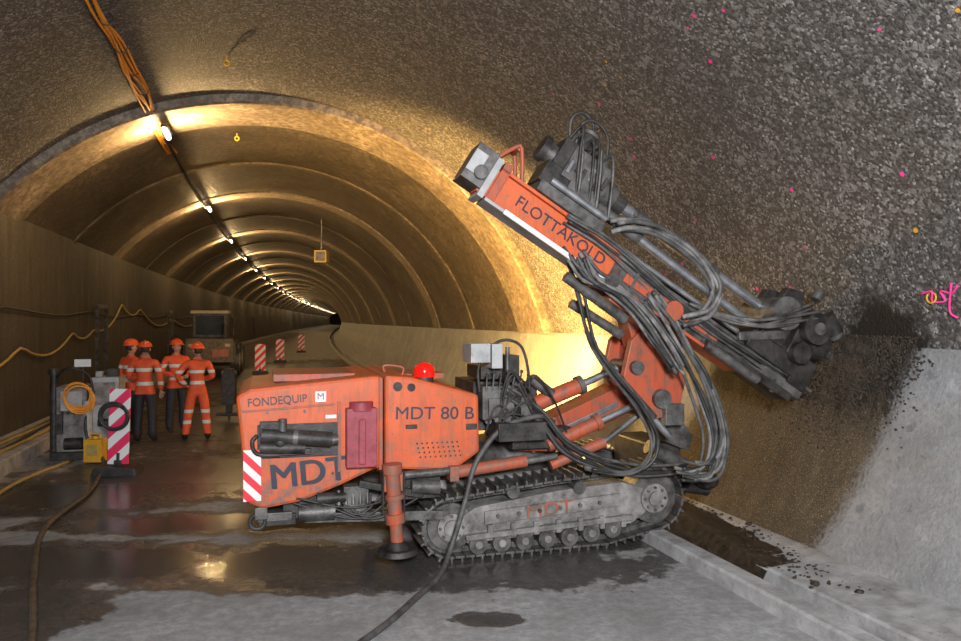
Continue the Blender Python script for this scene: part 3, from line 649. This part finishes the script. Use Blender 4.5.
def worker(x,y,yaw,mat,L,Rr,legs,headyaw=0,helm=HELM,h=1.0):
    P=empty('construction_worker',(x,y,0),yaw); P.scale=(h,h,h)
    (lk,la),(rk,ra)=legs
    V=[(0,0,.93,.155),(0,.0,1.08,.145),(0,.01,1.25,.165),(0,.01,1.38,.15),(0,0,1.47,.075),(0,-.01,1.56,.055),
       (.10,0,.86,.11),(lk[0],lk[1],.50,.085),(la[0],la[1],.12,.075),(la[0]+.01,la[1]-.06,.05,.05),(la[0]+.02,la[1]-.16,.045,.045),
       (-.10,0,.86,.11),(rk[0],rk[1],.50,.085),(ra[0],ra[1],.12,.075),(ra[0]-.01,ra[1]-.06,.05,.05),(ra[0]-.02,ra[1]-.16,.045,.045),
       (.19,.01,1.41,.085),(L[0][0],L[0][1],L[0][2],.062),(L[1][0],L[1][1],L[1][2],.045),
       (-.19,.01,1.41,.085),(Rr[0][0],Rr[0][1],Rr[0][2],.062),(Rr[1][0],Rr[1][1],Rr[1][2],.045)]
    E=[(0,1),(1,2),(2,3),(3,4),(4,5),(0,6),(6,7),(7,8),(8,9),(9,10),(0,11),(11,12),(12,13),(13,14),(14,15),(3,16),(16,17),(17,18),(3,19),(19,20),(20,21)]
    skin('body',[(V,E)],mat,P,2)
    ch=[]
    for (el,wr),sg in((L,1),(Rr,-1)):
        w=Vector(wr); d=(w-Vector(el)).normalized(); sd=d.cross(Vector((0,0,1))) 
        if sd.length<.3: sd=Vector((0,1,0))
        sd.normalize(); nn=d.cross(sd)
        if nn.z>0 : nn=-nn
        ch.append(([(*w,.03),(*(w+d*.05),.036,.02),(*(w+d*.09),.036,.018)],[(0,1),(1,2)]))
        for f in range(4):
            b0=w+d*.08+sd*(f-1.5)*.020; ln=[.03,.035,.032,.025][f]
            p1=b0+d*ln; p2=p1+(d*.8+nn*.6).normalized()*ln*.8; p3=p2+(d*.5+nn*.85).normalized()*ln*.7
            ch.append(([(*b0,.0095),(*p1,.009),(*p2,.0085),(*p3,.0075)],[(0,1),(1,2),(2,3)]))
        b0=w+d*.03+sd*.03; p1=b0+(d*.7+sd*.6)*.035; p2=p1+(d*.9+nn*.3)*.03
        ch.append(([(*b0,.012),(*p1,.011),(*p2,.009)],[(0,1),(1,2)]))
    skin('hands',ch,SKIN,P,1)
    b=MB(); b.M=Matrix.Translation((0,-.012,1.635))@Matrix.Rotation(headyaw,4,'Z')
    def hf(p):
        q=p.copy()
        if q.z<0: q.x*=1-.35*(-q.z/.115); q.y=q.y*(1-.12*(-q.z/.115))-(.012*(-q.z/.115))
        if q.y<0 and abs(q.x)<.022 and -.04<q.z<.012: q.y-=.022*(1-abs(q.x)/.022)
        if q.y<-.05 and abs(q.x)<.05 and .0<q.z<.03 and abs(q.x)>.015: q.y+=.008
        return q
    b.sph((0,0,0),(.077,.095,.115),0,32,24,fn=hf)
    for sx in(-1,1):
        b.sph((.078*sx,.008,-.005),(.012,.022,.032),0,10,8); b.sph((.03*sx,-.083,.012),(.012,.008,.007),2,8,6)
    b.sph((0,-.088,-.052),(.024,.008,.006),3,10,6)
    b.sph((0,.018,.012),(.083,.09,.088),1,20,12)
    b.sph((0,.005,.045),(.115,.135,.105),4,24,10,True); 
    vs=[];n=32
    for i in range(n):
        t=2*math.pi*i/n
        vs.append((.115*math.cos(t),.005+.135*math.sin(t),.05)); 
    for i in range(n):
        t=2*math.pi*i/n; ex=.012+.045*max(0,-math.sin(t))
        vs.append(((.115+ex*.6)*math.cos(t),.005+(.135+ex)*math.sin(t),.038))
    b.add(vs,[(i,(i+1)%n,n+(i+1)%n,n+i) for i in range(n)],4,True)
    b.tube([(0,-.12,.08),(0,-.08,.135),(0,0,.155),(0,.08,.14),(0,.13,.09)],.012,4,6)
    b.make('head',[SKIN,HAIR,EYE,FILTER,helm],P)
    return P
std=(((.12,-.01),(.13,.02)),((-.12,-.01),(-.13,.02)))
wide=(((.15,-.03),(.20,.0)),((-.14,.02),(-.17,.05)))
down=lambda sg:((.27*sg,.03,1.14),(.25*sg,-.08,.90))
fwd=lambda sg:((.27*sg,.03,1.15),(.14*sg,-.20,1.10))
hip=lambda sg:((.36*sg,.06,1.18),(.18*sg,-.04,1.0))
worker(-5.93,13.2,math.radians(188),VEST,fwd(1),down(-1),std,.2)
worker(-6.55,14.0,math.radians(150),VEST,down(1),down(-1),std,-.3)
worker(-5.86,14.4,math.radians(40),VEST,fwd(1),fwd(-1),std,.3)
worker(-5.08,13.4,math.radians(205),FULL,hip(1),fwd(-1),wide,.5,h=.98)

# ------------------------------------------------------------------ site equipment on the left
p=empty('water_pump_unit',(-6.15,11.8,0),.25)
b=MB()
b.box((-.22,0,.62),(.42,.5,1.0),0); b.box((.24,.05,.70),(.40,.5,1.1),1); b.box((0,0,.06),(1.0,.7,.12),2)
b.box((-.22,-.26,.9),(.3,.02,.3),1); b.box((.24,-.21,1.0),(.3,.02,.35),0); b.cyl((.15,-.22,.55),(.35,-.22,.55),.06,mi=2)
b.cyl((.02,-.28,.2),(.02,-.28,.9),.07,mi=1); b.cyl((-.3,-.3,.25),(-.05,-.3,.25),.09,mi=2); b.box((-.38,-.28,.55),(.1,.08,.3),2)
for i in range(4): b.cyl((-.34+i*.08,-.27,.72),(-.34+i*.08,-.29,.72),.025,mi=2,n=10)
b.cyl((-.5,-.1,.0),(-.5,-.1,1.35),.06,mi=2); b.cyl((-.5,-.1,1.3),(-.5,-.1,1.4),.08,mi=2)
b.tube([(-.5,-.1,1.2),(-.3,-.2,1.4),(0,-.2,1.3),(.1,-.25,1.0)],.02,2); b.tube([(.05,-.3,.9),(.0,-.35,.5),(.1,-.4,.2),(.3,-.5,.05)],.025,2)
b.cyl((-.12,0,1.1),(-.12,0,1.42),.015,mi=2); b.box((-.12,-.01,1.47),(.24,.02,.12),3); b.box((.30,.1,1.30),(.16,.16,.14),2); b.box((.1,.1,1.28),(.1,.1,.1),1)
b.make('pump_cabinet',[MUD,GREYP,DARK,WHITE],p,.008)
b=MB()
for i in range(6): b.ring((-.12+.01*i,-.33-.012*i,1.0-.015*i),(.1,1,.1),.19+.012*(i%3),.014,0,24)
b.make('coiled_cable',[CABLE],p)
b=MB(); b.box((0,0,.19),(.26,.2,.34),0); b.cyl((0,0,.36),(0,0,.40),.04,mi=0); b.tube([(-.08,0,.36),(-.06,0,.43),(.06,0,.43),(.08,0,.36)],.015,0,6,3); b.box((0,-.101,.2),(.16,.01,.16),1)
b.make('jerry_can',[YELLOW,CABLEY],None,.03,(-5.80,11.25,0))
def beacon(x,y,rz,h=1.0,w=.25,base=True):
    p=empty('traffic_barrier_board',(x,y,0),rz)
    b=MB(); b.box((0,0,.14+h/2),(w,.04,h),0); b.make('striped_panel',[STRIPE],p,.01)
    b=MB(); b.prism([(-.30,0),(.30,0),(.26,.12),(-.26,.12)],-.2,.2,0); b.box((0,0,.15),(.1,.08,.1),0)
    b.cyl((0,0,.1),(0,0,.3),.03,mi=0); b.make('rubber_foot',[RUBBER],p,.01)
    return p
bb=beacon(-5.05,10.4,.15,1.05,.28); bb.rotation_euler=(0,.03,.15)
b=MB()
for i in range(4): b.ring((-.04,-.08-.02*i,.80+.01*i),(0,1,.1),.17+.015*(i%2),.018,0,24)
b.make('coiled_hose',[RUBBER],bb)
beacon(-8.85,30,.1,1.05,.42); beacon(-10.2,38,.1,1.05,.42); beacon(-12.0,50,.1,1.05,.42)
p=empty('wheel_loader',(-10.6,29.5,0),.27)
b=MB()
b.box((0,.2,.95),(1.9,2.6,.75),0); b.box((0,-1.0,1.0),(1.7,.5,.9),3); b.box((-.1,.9,1.85),(1.3,1.2,1.2),0); b.box((-.1,.29,1.95),(1.05,.03,.75),2); b.box((-.1,.9,2.48),(1.45,1.4,.12),4)
b.box((.75,.9,1.9),(.02,.9,.7),2); b.box((-.76,.9,1.9),(.02,.9,.7),2)
for sx in(-1,1):
    for yy in(-.4,1.9):
        b.cyl((sx*.75,yy,.6),(sx*1.05,yy,.6),.6,mi=1,n=28); b.cyl((sx*1.0,yy,.6),(sx*1.07,yy,.6),.28,mi=4,n=20)
    b.box((sx*.65,-1.26,1.2),(.2,.03,.12),4); b.beam((sx*.5,1.6,1.3),(sx*.5,3.3,.7),.14,.25,3)
b.prism([(-1.1,.15),(1.1,.15),(1.1,1.0),(-1.1,1.0)],3.3,3.9,3); b.cyl((.5,-.3,1.3),(.5,-.3,2.0),.05,mi=1)
b.box((.4,-1.27,.9),(.6,.02,.3),5)
b.make('loader_body',[DARK,RUBBER,GLASS,HOSEB,CREAM,ORANGE_D],p,.03)
p=empty('hydraulic_breaker',(-5.35,15.9,0),.1)
b=MB(); b.prism([(-.12,.35),(.12,.35),(.14,.9),(.08,1.12),(-.08,1.12),(-.14,.9)],-.12,.12,0); b.cyl((0,0,.4),(0,0,.0),.05,.02,mi=1); b.cyl((-.15,0,1.02),(.15,0,1.02),.06,mi=1); b.box((0,0,.15),(.5,.3,.06),0); b.box((0,0,.28),(.12,.12,.2),0)
b.make('breaker_body',[DARK,STEEL],p,.01)
b=MB(); b.tube([(-2.6,4.2,.03),(-3.0,5.0,.03),(-3.68,6.15,.03),(-4.43,7.6,.03),(-4.8,9.1,.03),(-5.2,10.2,.03),(-5.6,11.1,.05),(-5.9,11.35,.2)],.028,0,10,8); b.make('floor_hose',[HOSEB])
b=MB()
for j in range(4):
    b.tube([T(s_,-3.45-.1*j+.05*math.sin(s_+j*2),.25) for s_ in range(3,18,2)],.028,j%2,8,4)
b.tube([T(7,-3.4,.26),T(8,-3.3,.26),T(9,-3.0,.04),T(11,-2.9,.04),T(12.5,-2.6,.04)],.025,0,8,6)
b.make('walkway_hoses',[CABLEY,RUBBER])
b=MB()
hk=[(11,1.6),(14.9,1.65),(18.5,1.85),(20.5,1.9),(24,2.6),(27,2.5),(34,2.2),(44,2.3)]
pts=[]
for (a,za),(c_,zc) in zip(hk,hk[1:]):
    for q in range(6):
        f=q/6; pts.append(T(a+(c_-a)*f,LWX+.05,za+(zc-za)*f-.4*math.sin(math.pi*f)*min(1,(c_-a)/5)))
b.tube(pts,.026,0,8,2)
pts=[T(a_,LWX+.05,2.3+.06*math.sin(a_)) for a_ in range(6,70,2)]; b.tube(pts,.018,1,6,2)
b.make('wall_cable',[CABLEY,RUBBER])
for s_ in (21,33,45,60,80):
    b=MB()
    for q in(-.5,.5): b.beam(T(s_+q,LWX+.14,.24),T(s_+q,LWX+.14,2.5),.10,.06,0)
    b.beam(T(s_-.5,LWX+.14,2.5),T(s_+.5,LWX+.14,2.5),.06,.10,0)
    b.make('niche_frame',[STEEL])
for s_,l_ in((11.6,-.35),(15.8,-.35)):
    b=MB(); z=ceil_z(s_,l_,.05); c0=T(s_,l_,z-.08); b.cyl(c0+Vector((0,0,.04)),c0+Vector((0,0,.1)),.012,mi=0,n=8); b.ring(c0,(0.3,-.95,0),.04,.014,0,16); b.make('anchor_eye',[YELLOW])
b=MB(); c0=T(26.5,1.95,4.35); b.box(c0,(.42,.5,.42),0); b.cyl(c0,c0+Vector((0,0,1.3)),.03,mi=1,n=8); b.box(c0+Vector((0,-.26,0)),(.3,.02,.3),1); b.make('ceiling_sensor_box',[CABLEY,STEEL])
b=MB()
def wp(s_,z): return T(s_,wall_l(s_,z,.012),z)
sq=[(4.55,2.42),(4.62,2.36),(4.72,2.38),(4.70,2.30),(4.82,2.30),(4.80,2.38),(4.92,2.36)]
b.tube([wp(*q) for q in sq],.010,0,6,4); b.tube([wp(4.6,2.44),wp(4.68,2.22),wp(4.62,2.16)],.010,0,6,4)
b.ring(wp(4.82,2.33),(1,.3,0),.045,.008,1,14)
for i in range(34):
    s_=random.uniform(3.6,10); z=random.uniform(2.3,5.3); c0=wp(s_,z); nrm=Vector((c0-T(s_,CX,CZ))).normalized()
    b.cyl(c0,c0+nrm*.004,random.uniform(.012,.024),mi=0 if i%6 else 1,n=8)
b.make('survey_paint_marks',[PINK,YELLOW])

# ------------------------------------------------------------------ work lights
fl=T(10.8,3.0,.95)
p=empty('work_floodlight',T(10.7,2.95,0),-.3)
b=MB()
for a in(0,2.1,4.2): b.cyl((.35*math.cos(a),.35*math.sin(a),0),(0,0,.6),.015,mi=0,n=8)
b.cyl((0,0,.5),(0,0,.95),.02,mi=0,n=8); b.box((0,0,1.02),(.3,.1,.22),0); b.box((0,.056,1.02),(.26,.01,.18),1); b.make('floodlight_head',[DARK,LAMPW],p)
area('work_light_behind_photographer',(.6,-1.6,3.3),(1.8,7,1.9),900,.9,(.96,.97,1))
area('floodlight_light',fl+Vector((.1,.35,.05)),T(14.4,5.2,3.0),4300,.12,(1,.58,.16),130)
area('rear_work_light',T(9.4,3.5,1.1),T(7.6,5.0,.4),150,.1,(1,.60,.2),120)
w=bpy.data.worlds.new('w'); sc.world=w; w.use_nodes=True; w.node_tree.nodes['Background'].inputs[0].default_value=(.6,.62,.7,1); w.node_tree.nodes['Background'].inputs[1].default_value=.06

cd=bpy.data.cameras.new('camera'); cd.sensor_width=36; cd.lens=27.98; cd.clip_end=600
cam=bpy.data.objects.new('camera',cd); cam.location=(0,0,CAMH); cam.rotation_euler=(math.pi/2,0,0); sc.collection.objects.link(cam); sc.camera=cam
